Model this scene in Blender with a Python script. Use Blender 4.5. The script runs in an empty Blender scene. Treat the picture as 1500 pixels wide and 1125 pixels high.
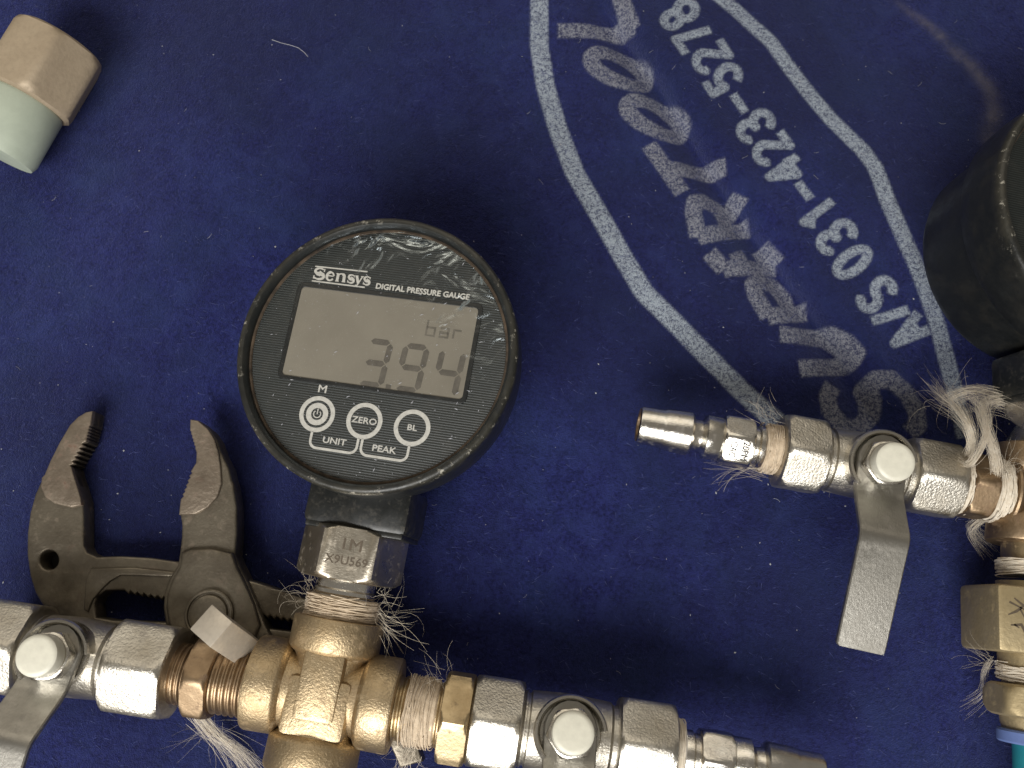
import bpy, bmesh, math, random
import numpy as np
from mathutils import Matrix, Vector

random.seed(7); rng = np.random.default_rng(7)
SC = bpy.context.scene
COL = SC.collection
MM = 0.001
R_ = math.radians

# ------------------------------------------------------------------ camera
FPX, PITCH, D0 = 1300.0, R_(14), 300.0            # focal length in photo pixels, tilt off vertical, distance (mm)
cam_d = bpy.data.cameras.new('camera')
cam = bpy.data.objects.new('camera', cam_d); COL.objects.link(cam)
cam.location = (0, -D0*math.sin(PITCH)*MM, D0*math.cos(PITCH)*MM)
cam.rotation_euler = (PITCH, 0, 0)
cam_d.sensor_width = 36.0; cam_d.lens = FPX*36/1500
cam_d.clip_start = 0.01; cam_d.clip_end = 20
cam_d.dof.use_dof = True; cam_d.dof.focus_distance = 0.272; cam_d.dof.aperture_fstop = 28
SC.camera = cam
SC.render.resolution_x, SC.render.resolution_y = 1024, 768

# ------------------------------------------------------------------ world and lamps (indoor daylight from a window, pale ceiling)
W = bpy.data.worlds.new('World'); SC.world = W; W.use_nodes = True
W.node_tree.nodes['Background'].inputs['Color'].default_value = (1.0, 0.91, 0.78, 1)
W.node_tree.nodes['Background'].inputs['Strength'].default_value = 0.18

def area(name, loc, target, size, sy, power, col):
    l = bpy.data.lights.new(name, 'AREA'); l.shape = 'RECTANGLE'; l.size = size; l.size_y = sy
    l.energy = power; l.color = col
    o = bpy.data.objects.new(name, l); COL.objects.link(o)
    o.location = loc
    d = Vector(target) - Vector(loc); o.rotation_euler = d.to_track_quat('-Z', 'Y').to_euler()
    return o
area('window_light', (-0.20, -0.64, 0.62), (0, -0.02, 0), 0.62, 0.44, 9.8, (1.0, 0.985, 0.95))
area('ceiling_light', (-0.10, 0.85, 0.80), (0, 0, 0), 1.3, 0.8, 3.0, (1.0, 0.90, 0.74))

SC.view_settings.view_transform = 'Standard'; SC.view_settings.look = 'None'
SC.view_settings.exposure = 0.22; SC.view_settings.gamma = 1.0; SC.view_settings.use_curve_mapping = False
SC.render.engine = 'CYCLES'

# ------------------------------------------------------------------ helpers
_cp = np.array([0, -D0*math.sin(PITCH), D0*math.cos(PITCH)])
_up = np.array([0, math.cos(PITCH), math.sin(PITCH)]); _bk = np.array([0, -math.sin(PITCH), math.cos(PITCH)])
def at(u, v, z):
    """photo pixel -> point (mm) at height z above the cloth"""
    d = np.array([(u-750)/FPX, 0, 0]) - _up*(v-562.5)/FPX - _bk
    return _cp + d*((z-_cp[2])/d[2])
def pix(P):
    P = np.asarray(P, float); d = P - _cp; w = -(d@_bk)
    return 750+FPX*d[..., 0]/w, 562.5-FPX*(d@_up)/w

def frame(origin, x, z=(0, 0, 1)):
    x = Vector(x).normalized(); z = Vector(z); y = z.cross(x).normalized(); z = x.cross(y)
    M = Matrix.Identity(4)
    for i in range(3): M[i][0], M[i][1], M[i][2], M[i][3] = x[i], y[i], z[i], origin[i]
    return M
def T(x, y, z): return Matrix.Translation((x, y, z))
def mmM(M):
    M = M.copy(); M.translation = M.translation*MM; return M

class MB:
    """collects geometry in millimetres, builds ONE mesh object"""
    def __init__(s): s.v = []; s.f = []
    def add(s, vs, fs, M=None):
        b = len(s.v)
        if M is not None: vs = [tuple(M @ Vector(p)) for p in vs]
        s.v += [tuple(p) for p in vs]; s.f += [tuple(b+i for i in f) for f in fs]; return s
    def loft(s, secs, M=None, n=72, cap0=True, cap1=True, flat_up=False, jit=0.0):
        """sections along local x: (x, r) round, or (x, apothem, clampradius) hexagonal"""
        vs = []; fs = []
        for sec in secs:
            for k in range(n):
                t = 2*math.pi*k/n
                if len(sec) == 2: r = sec[1]
                else:
                    ph = (math.degrees(t) - (90 if flat_up else 60)) % 60
                    ph = min(ph, 60-ph)
                    r = min(sec[1]/math.cos(R_(ph)), sec[2])
                r *= 1+jit*(random.random()-.5)
                vs.append((sec[0], r*math.cos(t), r*math.sin(t)))
        m = len(secs)
        for i in range(m-1):
            for k in range(n):
                a, b = i*n+k, i*n+(k+1) % n
                fs.append((a, b, b+n, a+n))
        if cap0: fs.append(tuple(range(n-1, -1, -1)))
        if cap1: fs.append(tuple(range((m-1)*n, m*n)))
        return s.add(vs, fs, M)
    def hexnut(s, x0, x1, a, M=None, ch=1.6, flat_up=False, rc=1.135):
        return s.loft([(x0, a*.93), (x0+.02, a*.95), (x0+.4*ch, a, a*1.04), (x0+ch, a, a*1.09), (x0+1.6*ch, a, a*rc),
                       (x1-1.6*ch, a, a*rc), (x1-ch, a, a*1.09), (x1-.4*ch, a, a*1.04), (x1-.02, a*.95), (x1, a*.93)], M, flat_up=flat_up)
    def cyl(s, x0, x1, r, M=None, b=.4, n=48):
        return s.loft([(x0, r-b), (x0+.3*b, r-.3*b), (x0+b, r), (x1-b, r), (x1-.3*b, r-.3*b), (x1, r-b)], M, n=n)
    def thread(s, x0, x1, r, M=None, pitch=1.6, d=.55, n=40):
        secs = [(x0, r-d)]; x = x0
        while x+pitch <= x1+1e-6:
            secs += [(x+.1*pitch, r-d), (x+.4*pitch, r), (x+.6*pitch, r), (x+.9*pitch, r-d)]; x += pitch
        return s.loft(secs+[(x1, r-d)], M, n=n)
    def tube(s, pts, r, n=6, M=None, taper=None):
        pts = [Vector(p) for p in pts]; vs = []; fs = []; m = len(pts)
        up = Vector((.31, .17, .93))
        for i, p in enumerate(pts):
            t = (pts[min(i+1, m-1)]-pts[max(i-1, 0)])
            t = t.normalized() if t.length > 1e-9 else Vector((1, 0, 0))
            a = t.cross(up)
            a = a.normalized() if a.length > 1e-6 else Vector((1, 0, 0))
            b = t.cross(a)
            rr = r*(1-(1-taper)*i/(m-1)) if taper is not None else r
            for k in range(n):
                w = 2*math.pi*k/n; vs.append(p+(a*math.cos(w)+b*math.sin(w))*rr)
        for i in range(m-1):
            for k in range(n):
                q = i*n+k; w = i*n+(k+1) % n; fs.append((q, w, w+n, q+n))
        fs.append(tuple(range(n-1, -1, -1))); fs.append(tuple(range((m-1)*n, m*n)))
        return s.add(vs, fs, M)
    def rbox(s, c, h, b=.6, M=None):
        """box with chamfered edges: centre, half sizes"""
        vs = []; fs = []
        bm = bmesh.new(); bmesh.ops.create_cube(bm, size=1)
        for q in bm.verts: q.co = Vector((q.co.x*2*h[0]+c[0], q.co.y*2*h[1]+c[1], q.co.z*2*h[2]+c[2]))
        bmesh.ops.bevel(bm, geom=bm.edges[:], offset=b, segments=2, affect='EDGES', profile=.5)
        bm.verts.index_update()
        vs = [q.co[:] for q in bm.verts]; fs = [tuple(q.index for q in f.verts) for f in bm.faces]
        bm.free(); return s.add(vs, fs, M)
    def ribbon(s, pts, w, z=0.0, closed=False, M=None):
        """flat printed stroke in the xy plane; w may be a list"""
        P = [np.array(p[:2], float) for p in pts]; m = len(P)
        ws = w if isinstance(w, (list, tuple)) else [w]*m
        vs = []; fs = []
        for i in range(m):
            a = P[(i-1) % m] if (closed or i) else P[0]; b = P[(i+1) % m] if (closed or i < m-1) else P[-1]
            t = b-a; t = t/(np.linalg.norm(t)+1e-9); nn = np.array([-t[1], t[0]])
            d0 = P[i]-a; d1 = b-P[i]
            if np.linalg.norm(d0) > 1e-6 and np.linalg.norm(d1) > 1e-6:
                c = (d0/np.linalg.norm(d0))@t; nn = nn/max(c, .6)
            for sg in (1, -1): q = P[i]+nn*sg*ws[i]/2; vs.append((q[0], q[1], z))
        for i in range(m if closed else m-1):
            j = (i+1) % m; fs.append((2*i+1, 2*j+1, 2*j, 2*i))
        return s.add(vs, fs, M)
    def build(s, name, mat, parent=None, M=None, smooth=35):
        me = bpy.data.meshes.new(name)
        me.from_pydata([(a*MM, b*MM, c*MM) for a, b, c in s.v], [], s.f)
        me.validate(); me.update()
        bm = bmesh.new(); bm.from_mesh(me); bmesh.ops.recalc_face_normals(bm, faces=bm.faces[:]); bm.to_mesh(me); bm.free()
        return link(name, me, mat, parent, M, smooth)
def link(name, me, mat, parent=None, M=None, smooth=35):
    me.name = name
    if smooth:
        me.shade_smooth(); me.set_sharp_from_angle(angle=R_(smooth))
    me.materials.clear(); me.materials.append(mat)
    o = bpy.data.objects.new(name, me); COL.objects.link(o)
    if parent: o.parent = parent
    if M is not None: o.matrix_local = mmM(M)
    return o
def slab(name, polys, z0, z1, bev, mat, parent=None, M=None):
    """plate traced as outline (first) and holes, in mm, thickness z0..z1, rounded rims"""
    cu = bpy.data.curves.new(name, 'CURVE'); cu.dimensions = '2D'; cu.fill_mode = 'BOTH'
    for poly in polys:
        sp = cu.splines.new('POLY'); sp.points.add(len(poly)-1); sp.use_cyclic_u = True
        for q, p in zip(sp.points, poly): q.co = (p[0], p[1], 0, 1)
    cu.extrude = (z1-z0)/2-bev; cu.bevel_depth = bev; cu.bevel_resolution = 2; cu.offset = -bev
    ob = bpy.data.objects.new(name, cu)
    me = bpy.data.meshes.new_from_object(ob)
    me.transform(Matrix.Scale(MM, 4) @ Matrix.Translation((0, 0, (z0+z1)/2)))
    bm = bmesh.new(); bm.from_mesh(me); bmesh.ops.remove_doubles(bm, verts=bm.verts[:], dist=2e-6)
    bmesh.ops.recalc_face_normals(bm, faces=bm.faces[:]); bm.to_mesh(me); bm.free()
    bpy.data.objects.remove(ob); bpy.data.curves.remove(cu)
    return link(name, me, mat, parent, M, 40)
def text_mesh(body, size, bold=0.0, align='CENTER', ext=.02, shear=0.0, sx=1.0):
    cu = bpy.data.curves.new('t', 'FONT'); cu.body = body; cu.size = size*10; cu.align_x = align; cu.align_y = 'CENTER'
    cu.offset = bold*10; cu.extrude = ext*10; cu.shear = shear; cu.resolution_u = 3
    ob = bpy.data.objects.new('t', cu); me = bpy.data.meshes.new_from_object(ob)
    bpy.data.objects.remove(ob); bpy.data.curves.remove(cu)
    me.transform(Matrix.Diagonal((sx*MM/10, MM/10, MM/10, 1)))
    return me
def lettering(name, items, mat, parent):
    """several printed words as one flat mesh: (text, size, x, y, z, bold, sx)"""
    bm = bmesh.new()
    for body, size, x, y, z, bold, sx in items:
        for k, (ox, oy) in enumerate(((0, 0), (bold, 0), (-bold, 0), (0, bold), (0, -bold))):
            me = text_mesh(body, size, 0, sx=sx); me.transform(Matrix.Translation(((x+ox)*MM, (y+oy)*MM, (z+.004*k)*MM)))
            bm.from_mesh(me); bpy.data.meshes.remove(me)
    me = bpy.data.meshes.new(name); bm.to_mesh(me); bm.free()
    return link(name, me, mat, parent, None, 0)
def empty(name, loc, rz=0):
    o = bpy.data.objects.new(name, None); COL.objects.link(o); o.empty_display_size = .01
    o.location = [c*MM for c in loc]; o.rotation_euler = (0, 0, rz); return o
def tag(o, label, cat=None, group=None, kind=None):
    o['label'] = label
    if cat: o['category'] = cat
    if group: o['group'] = group
    if kind: o['kind'] = kind
    return o

# ------------------------------------------------------------------ materials
class NT:
    def __init__(s, name):
        s.m = bpy.data.materials.new(name); s.m.use_nodes = True; s.t = s.m.node_tree; s.n = s.t.nodes
        s.b = s.n['Principled BSDF']; s.out = s.n['Material Output']; s.tc = s.n.new('ShaderNodeTexCoord')
    def put(s, sock, v):
        if hasattr(v, 'is_output') or isinstance(v, bpy.types.NodeSocket): s.t.links.new(v, sock)
        else: sock.default_value = v
    def node(s, typ, props=None, **ins):
        n = s.n.new(typ)
        for k, v in (props or {}).items(): setattr(n, k, v)
        for k, v in ins.items(): s.put(n.inputs[k.replace('_', ' ')] if k.replace('_', ' ') in n.inputs else n.inputs[k], v)
        return n
    def noise(s, scale, detail=4, rough=.6, vec=None, dist=0):
        n = s.node('ShaderNodeTexNoise', None, Scale=scale, Detail=detail, Roughness=rough, Distortion=dist)
        s.t.links.new(vec or s.tc.outputs['Object'], n.inputs['Vector']); return n.outputs['Fac']
    def ramp(s, fac, a, b, c0=0, c1=1):
        n = s.n.new('ShaderNodeMapRange'); n.clamp = True
        for k, v in zip(('Value', 'From Min', 'From Max', 'To Min', 'To Max'), (fac, a, b, c0, c1)): s.put(n.inputs[k], v)
        return n.outputs[0]
    def mix(s, fac, a, b, mode='MIX'):
        n = s.n.new('ShaderNodeMix'); n.data_type = 'RGBA'; n.blend_type = mode
        s.put(n.inputs[0], fac)
        for i, v in ((6, a), (7, b)):
            s.put(n.inputs[i], (*v, 1) if isinstance(v, tuple) and len(v) == 3 else v)
        return n.outputs[2]
    def math(s, op, a, b=0.0):
        n = s.n.new('ShaderNodeMath'); n.operation = op; s.put(n.inputs[0], a); s.put(n.inputs[1], b); return n.outputs[0]
    def scaled(s, x, y, z):
        n = s.n.new('ShaderNodeMapping'); n.inputs['Scale'].default_value = (x, y, z)
        s.t.links.new(s.tc.outputs['Object'], n.inputs['Vector']); return n.outputs[0]
    def attr(s, name):
        n = s.n.new('ShaderNodeAttribute'); n.attribute_name = name; return n.outputs['Fac']
    def bump(s, h, strength=.3, dist=.0003):
        n = s.n.new('ShaderNodeBump'); n.inputs['Strength'].default_value = strength; n.inputs['Distance'].default_value = dist
        s.put(n.inputs['Height'], h); s.t.links.new(n.outputs[0], s.b.inputs['Normal']); return n.outputs[0]
    def set(s, **k):
        for a, v in k.items():
            a = a.replace('_', ' ')
            if isinstance(v, tuple) and len(v) == 3: v = (*v, 1)
            s.put(s.b.inputs[a], v)
        return s.m

def metal_mat(name, col, col2, rough=.3, met=1.0, pits=.25, pitscale=900, grain=(1, 1, 1), dirt=(.10, .07, .04), dirt_amt=.35, rspread=.18):
    m = NT(name)
    big = m.noise(90, 5, .65); fine = m.noise(pitscale, 3, .6)
    streak = m.noise(700, 3, .6, vec=m.scaled(*grain))
    c = m.mix(m.ramp(big, .35, .68), col, col2)
    c = m.mix(m.ramp(streak, .45, .75, 0, .35), c, tuple(x*.62 for x in col))
    spots = m.noise(260, 6, .7)
    d = m.ramp(spots, .56, .72, 0, dirt_amt)
    c = m.mix(d, c, dirt)
    m.bump(m.math('ADD', m.math('MULTIPLY', fine, pits), m.math('MULTIPLY', streak, .4)), .5, .00022)
    r = m.math('ADD', m.ramp(big, .3, .7, rough-rspread*.5, rough+rspread*.5), m.math('MULTIPLY', d, .6))
    return m.set(Base_Color=c, Metallic=m.math('SUBTRACT', met, m.math('MULTIPLY', d, 1.2)), Roughness=r)

M_NICKEL = metal_mat('nickel_plate', (.62, .60, .55), (.50, .46, .39), .26, pits=.5, grain=(1, 6, 6), dirt=(.16, .10, .05), dirt_amt=.25)
M_SATIN = metal_mat('satin_steel', (.62, .57, .48), (.50, .44, .35), .34, pits=.5, grain=(1, 5, 5), dirt=(.18, .12, .07), dirt_amt=.3)
M_ROUGHN = metal_mat('satin_nickel', (.60, .575, .52), (.47, .43, .36), .36, pits=1.6, pitscale=1500, grain=(1, 1, 1), dirt=(.15, .10, .06), dirt_amt=.3)
M_CHROME = metal_mat('chrome_plate', (.78, .77, .74), (.66, .62, .55), .13, pits=.15, grain=(1, 8, 8), dirt=(.25, .16, .08), dirt_amt=.22)
M_LEVER = metal_mat('zinc_lever', (.40, .385, .35), (.30, .285, .255), .40, pits=.5, grain=(12, 1, 1), dirt=(.16, .13, .10), dirt_amt=.3)
M_BRASS = metal_mat('brass', (.55, .44, .275), (.42, .315, .18), .42, pits=.7, grain=(1, 1, 1), dirt=(.14, .08, .035), dirt_amt=.5)
M_CAST = metal_mat('cast_brass', (.53, .42, .27), (.40, .30, .175), .47, pits=1.5, pitscale=1400, dirt=(.15, .085, .04), dirt_amt=.45)
M_COPPER = metal_mat('worn_brass', (.40, .295, .19), (.24, .165, .10), .46, pits=.6, dirt=(.10, .05, .03), dirt_amt=.6)
M_BLOCK = metal_mat('dull_brass', (.46, .375, .225), (.36, .285, .16), .5, met=.7, pits=.8, dirt=(.16, .11, .055), dirt_amt=.3)
M_TAN = metal_mat('tan_brass', (.40, .32, .225), (.33, .26, .18), .6, met=.25, pits=.8, dirt=(.22, .17, .11), dirt_amt=.3)
M_STEEL = metal_mat('oxidised_steel', (.215, .188, .145), (.100, .083, .062), .42, met=.75, pits=1.0, dirt=(.085, .052, .03), dirt_amt=.7)
M_RUST = metal_mat('pitted_steel', (.25, .205, .158), (.115, .090, .066), .48, met=.6, pits=2.2, pitscale=650, dirt=(.10, .05, .03), dirt_amt=.8)

def black_mat():
    m = NT('black_plastic')
    n = m.noise(300, 5, .65); g = m.n.new('ShaderNodeNewGeometry')
    wear = m.math('MULTIPLY', m.ramp(g.outputs['Pointiness'], .56, .66), m.ramp(m.noise(420, 5, .75), .52, .64, 0, .8))
    dust = m.ramp(m.noise(120, 6, .7), .50, .78, 0, .4)
    c = m.mix(dust, (.0085, .0095, .0095), (.040, .035, .026))
    c = m.mix(wear, c, (.30, .27, .22))
    m.bump(n, .25, .0002)
    return m.set(Base_Color=c, Roughness=m.ramp(n, .3, .7, .28, .5), Specular_IOR_Level=.5)
M_BLACK = black_mat()
def case_mat():
    m = NT('gauge_case'); n = m.noise(260, 5, .65)
    sep = m.n.new('ShaderNodeSeparateXYZ'); m.t.links.new(m.tc.outputs['Object'], sep.inputs[0])
    rad = m.math('SQRT', m.math('ADD', m.math('MULTIPLY', sep.outputs['X'], sep.outputs['X']), m.math('MULTIPLY', sep.outputs['Y'], sep.outputs['Y'])))
    rim = m.math('MULTIPLY', m.ramp(rad, .0385, .0402), m.ramp(sep.outputs['Z'], -.001, .0026))
    c = m.mix(m.ramp(m.noise(120, 6, .7), .50, .78, 0, .45), (.0075, .0085, .0085), (.034, .030, .022))
    c = m.mix(m.math('MULTIPLY', rim, m.ramp(m.noise(90, 5, .7), .42, .70, .05, .75)), c, (.060, .055, .040))
    c = m.mix(m.math('MULTIPLY', rim, m.ramp(m.noise(380, 6, .78), .585, .63, 0, .85)), c, (.34, .32, .27))
    m.bump(m.math('ADD', n, m.math('MULTIPLY', m.noise(900, 4, .7), m.math('MULTIPLY', rim, .6))), .35, .0003)
    return m.set(Base_Color=c, Roughness=m.ramp(n, .3, .7, .3, .52))
M_CASE = case_mat()

def simple(name, col, rough=.5, var=.25, scale=300, met=0.0, bump=.1, **k):
    m = NT(name); n = m.noise(scale, 5, .65)
    c = m.mix(m.ramp(n, .35, .68), col, tuple(x*(1-var) for x in col)); m.bump(n, bump, .0002)
    return m.set(Base_Color=c, Roughness=rough, Metallic=met, **k)
M_CAP = simple('dull_white_cap', (.66, .64, .54), .42, .16, 260, bump=.2)
M_PRINT = simple('white_print', (.50, .49, .45), .5, .25, 900)
M_INK = simple('engraved_ink', (.10, .075, .05), .6, .3, 900)
M_INKD = simple('engraved_dark', (.045, .04, .035), .6, .3, 900)
M_DIGIT = simple('lcd_segment', (.104, .093, .076), .5, .4, 300)
M_GHOST = simple('lcd_faint_segment', (.132, .119, .097), .5, .35, 300)
M_TEAL = simple('teal_hose', (.02, .20, .24), .35, .2, 100)
M_BLUEPL = simple('blue_plastic', (.13, .19, .42), .4, .2, 100)
M_GREEN = simple('pale_green_sleeve', (.42, .47, .38), .55, .2, 60, bump=.3)
M_GRIP = simple('dark_grip', (.02, .018, .016), .6, .3, 200)
M_GASKET = simple('brown_dirt_ring', (.085, .058, .036), .8, .85, 220, bump=.8)
M_LINT = simple('pale_lint', (.40, .405, .44), .9, .2, 500)
M_BAR = metal_mat('pale_steel', (.62, .56, .47), (.52, .46, .38), .45, met=.55, pits=.5, dirt=(.2, .15, .1), dirt_amt=.2)

def hemp_mat(name, a, b):
    m = NT(name); n = m.noise(500, 4, .7)
    return m.set(Base_Color=m.mix(m.ramp(n, .3, .7), a, b), Roughness=.75, Sheen_Weight=.3)
M_HEMP = hemp_mat('hemp', (.60, .49, .36), (.38, .29, .19))
M_HEMPW = hemp_mat('pale_hemp', (.70, .64, .54), (.52, .44, .33))

def face_mat():
    m = NT('ribbed_face'); sep = m.n.new('ShaderNodeSeparateXYZ'); m.t.links.new(m.tc.outputs['Object'], sep.inputs[0])
    w = m.math('SINE', m.math('MULTIPLY', sep.outputs['Y'], 2*math.pi/.00072))
    c = m.mix(m.ramp(w, -.3, .6), (.0040, .0062, .0062), (.016, .0215, .021))
    c = m.mix(m.ramp(m.noise(150, 6, .7), .5, .8, 0, .3), c, (.06, .055, .045))
    m.bump(w, .35, .0002)
    return m.set(Base_Color=c, Roughness=.42)
M_FACE = face_mat()
def lcd_mat():
    m = NT('lcd_glass'); n = m.noise(60, 4, .6); f = m.noise(1800, 2, .6)
    c = m.mix(m.ramp(n, .3, .75), (.200, .183, .148), (.160, .145, .117))
    c = m.mix(m.ramp(f, .55, .8, 0, .25), c, (.235, .22, .185))
    return m.set(Base_Color=c, Roughness=.3, Specular_IOR_Level=.4)
M_LCD = lcd_mat()
def film_mat():
    m = NT('clear_film'); t = m.t
    tr = m.n.new('ShaderNodeBsdfTransparent'); gl = m.n.new('ShaderNodeBsdfGlossy'); mx = m.n.new('ShaderNodeMixShader')
    gl.inputs['Roughness'].default_value = .17; gl.inputs['Color'].default_value = (.85, .95, 1, 1)
    # wrinkled towards one corner of the film
    sep = m.n.new('ShaderNodeSeparateXYZ'); t.links.new(m.tc.outputs['Object'], sep.inputs[0])
    diag = m.math('ADD', m.math('MULTIPLY', sep.outputs['X'], .55), m.math('MULTIPLY', sep.outputs['Y'], .83))
    corner = m.ramp(diag, .006, .030)
    wr = m.noise(70, 2.5, .5, dist=1.6); fine = m.noise(2500, 3, .6)
    h = m.math('ADD', m.math('MULTIPLY', m.math('MULTIPLY', wr, corner), 1.0), m.math('MULTIPLY', fine, .012))
    b = m.n.new('ShaderNodeBump'); b.inputs['Strength'].default_value = .9; b.inputs['Distance'].default_value = .0052
    t.links.new(h, b.inputs['Height']); t.links.new(b.outputs[0], gl.inputs['Normal'])
    fr = m.n.new('ShaderNodeFresnel'); fr.inputs['IOR'].default_value = 1.45; t.links.new(b.outputs[0], fr.inputs['Normal'])
    t.links.new(m.math('MULTIPLY', fr.outputs[0], m.ramp(corner, 0, 1, .45, 1.0)), mx.inputs[0]); t.links.new(tr.outputs[0], mx.inputs[1]); t.links.new(gl.outputs[0], mx.inputs[2])
    t.links.new(mx.outputs[0], m.out.inputs['Surface']); return m.m
M_FILM = film_mat()

# ------------------------------------------------------------------ the cloth: one sheet, print and stain as masks on it
def seg_mask(X, Y, mask, polyline, width, soft=.35):
    P = [at(u, v, -1.2)[:2] for u, v in polyline]
    ns = len(P)-1; closed = np.hypot(*(P[0]-P[-1])) < .2
    for k, (a, b) in enumerate(zip(P[:-1], P[1:])):
        r = width/2+soft+.5
        x0, x1 = min(a[0], b[0])-r, max(a[0], b[0])+r; y0, y1 = min(a[1], b[1])-r, max(a[1], b[1])+r
        i0, i1 = np.searchsorted(X, [x0, x1]); j0, j1 = np.searchsorted(Y, [y0, y1])
        if i1 <= i0 or j1 <= j0: continue
        gx, gy = np.meshgrid(X[i0:i1], Y[j0:j1])
        d = b-a; tr = ((gx-a[0])*d[0]+(gy-a[1])*d[1])/(d@d+1e-9); t = np.clip(tr, 0, 1); L = np.hypot(*d)
        q = np.hypot(gx-a[0]-t*d[0], gy-a[1]-t*d[1])
        if not closed and k == 0: q = np.where(tr < 0, np.maximum(q, width/2-tr*L-.1), q)
        if not closed and k == ns-1: q = np.where(tr > 1, np.maximum(q, width/2+(tr-1)*L-.1), q)
        mask[j0:j1, i0:i1] = np.maximum(mask[j0:j1, i0:i1], np.clip((width/2+soft-q)/(2*soft), 0, 1))
def poly_dist(gx, gy, polyline, z=0):
    P = [at(u, v, z)[:2] for u, v in polyline]; best = np.full(gx.shape, 1e9); side = np.zeros(gx.shape); run = np.zeros(gx.shape); L = 0
    for a, b in zip(P[:-1], P[1:]):
        d = b-a; t = np.clip(((gx-a[0])*d[0]+(gy-a[1])*d[1])/(d@d), 0, 1)
        q = np.hypot(gx-a[0]-t*d[0], gy-a[1]-t*d[1]); w = q < best
        best = np.where(w, q, best); side = np.where(w, np.sign(d[0]*(gy-a[1])-d[1]*(gx-a[0])), side); run = np.where(w, L+t*np.hypot(*d), run); L += np.hypot(*d)
    return best, side, run/L
def crop(ox, oy, s, pts): return [(ox+x/s, oy+y/s) for x, y in pts]
c3 = lambda *p: crop(760, 0, 2.8136, p)
c5 = lambda *p: crop(860, 250, 2.778, p)
BIG = [  # the large word: every stroke traced on the mat
    c5((1010, 868), (985, 915), (995, 975), (1050, 1040), (1115, 1045), (1160, 1000), (1160, 940), (1140, 890), (1165, 855), (1225, 855), (1290, 905), (1335, 975), (1345, 1035), (1310, 1065)),
    c5((790, 662), (985, 668), (1045, 705), (1085, 750), (1070, 780), (870, 803)),
    c5((740, 590), (905, 560)), c5((740, 590), (690, 500), (680, 460), (710, 440), (770, 450), (815, 500), (838, 570)),
    c5((558, 398), (780, 372)), c5((558, 398), (498, 335)), c5((650, 388), (610, 325), ), c5((775, 372), (715, 300)),
    c3((738, 978), (960, 918)), c3((738, 978), (718, 880), (725, 835), (770, 822), (830, 845), (862, 900), (868, 945)), c3((860, 890), (915, 805)),
    c3((535, 605), (672, 795)), c3((605, 700), (850, 690)),
    c3(*[(560+122*math.cos(q)*.93-54*math.sin(q)*.37, 484+122*math.cos(q)*.37+54*math.sin(q)*.93) for q in [2*math.pi*i/28 for i in range(29)]]),
    c3(*[(411+122*math.cos(q)*.93-54*math.sin(q)*.37, 281+122*math.cos(q)*.37+54*math.sin(q)*.93) for q in [2*math.pi*i/28 for i in range(29)]]),
    c3((163, 125), (475, 125)), c3((462, 135), (425, 30), (405, -30)),
]
OUTLINE = [([(787, -40), (790, 0), (790, 67), (799, 124), (817, 188), (842, 256), (880, 323), (915, 385), (943, 430), (993, 477), (1040, 524), (1087, 570), (1128, 607), (1190, 660)], 26),
           ([(1000, -40), (1044, -6), (1080, 20), (1130, 60), (1186, 131), (1220, 172), (1263, 218), (1281, 246), (1297, 297), (1321, 359), (1342, 407), (1369, 479), (1388, 542), (1400, 580), (1415, 640)], 22)]
def arc(cx, cy, rx, ry, a0, a1, n=14): return [(cx+rx*math.cos(R_(a0+(a1-a0)*i/n)), cy+ry*math.sin(R_(a0+(a1-a0)*i/n))) for i in range(n+1)]
GL = {  # simple block digits, x right 0..0.6, y up 0..1
    '0': [arc(.3, .5, .27, .5, 0, 360, 24)], '1': [[(.08, .78), (.34, 1), (.34, 0)]],
    '2': [arc(.3, .74, .27, .26, 165, -30)+[(.04, .02), (.58, .02)]],
    '3': [arc(.28, .75, .26, .25, 160, -90)+arc(.28, .26, .29, .26, 90, -160)],
    '4': [[(.46, 0), (.46, 1), (.02, .3), (.62, .3)]],
    '5': [[(.54, 1), (.12, 1), (.08, .58)]+arc(.29, .33, .28, .32, 125, -150)],
    '7': [[(.03, 1), (.57, 1), (.22, 0)]], '8': [arc(.3, .75, .22, .25, -90, 270, 20), arc(.3, .26, .28, .26, 90, 450, 20)],
    'S': [arc(.3, .75, .26, .25, 30, 270)+arc(.3, .25, .28, .25, 90, -150)], 'A': [[(0, 0), (.3, 1), (.6, 0)], [(.12, .32), (.48, .32)]],
    '/': [[(.1, 0), (.5, 1)]], '-': [[(-.02, .5), (.62, .5)]]}
PHONE = [('A', 1327, 490), ('/', 1299, 466), ('S', 1279, 436), ('0', 1244, 388), ('3', 1222, 350), ('1', 1198, 313), ('-', 1178, 279), ('4', 1152, 250),
         ('2', 1131, 217), ('3', 1106, 185), ('-', 1082, 153), ('5', 1058, 120), ('2', 1040, 89), ('7', 1015, 62), ('8', 993, 29)]
CREASE = [(860, -30), (900, 30), (960, 110), (1010, 190), (1062, 270), (1112, 340), (1165, 418), (1217, 490), (1262, 560), (1300, 640), (1330, 720)]
STAIN = [(1300, -20), (1330, 5), (1355, 25), (1378, 45), (1402, 70), (1430, 95), (1455, 125), (1461, 155), (1456, 195)]

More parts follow.
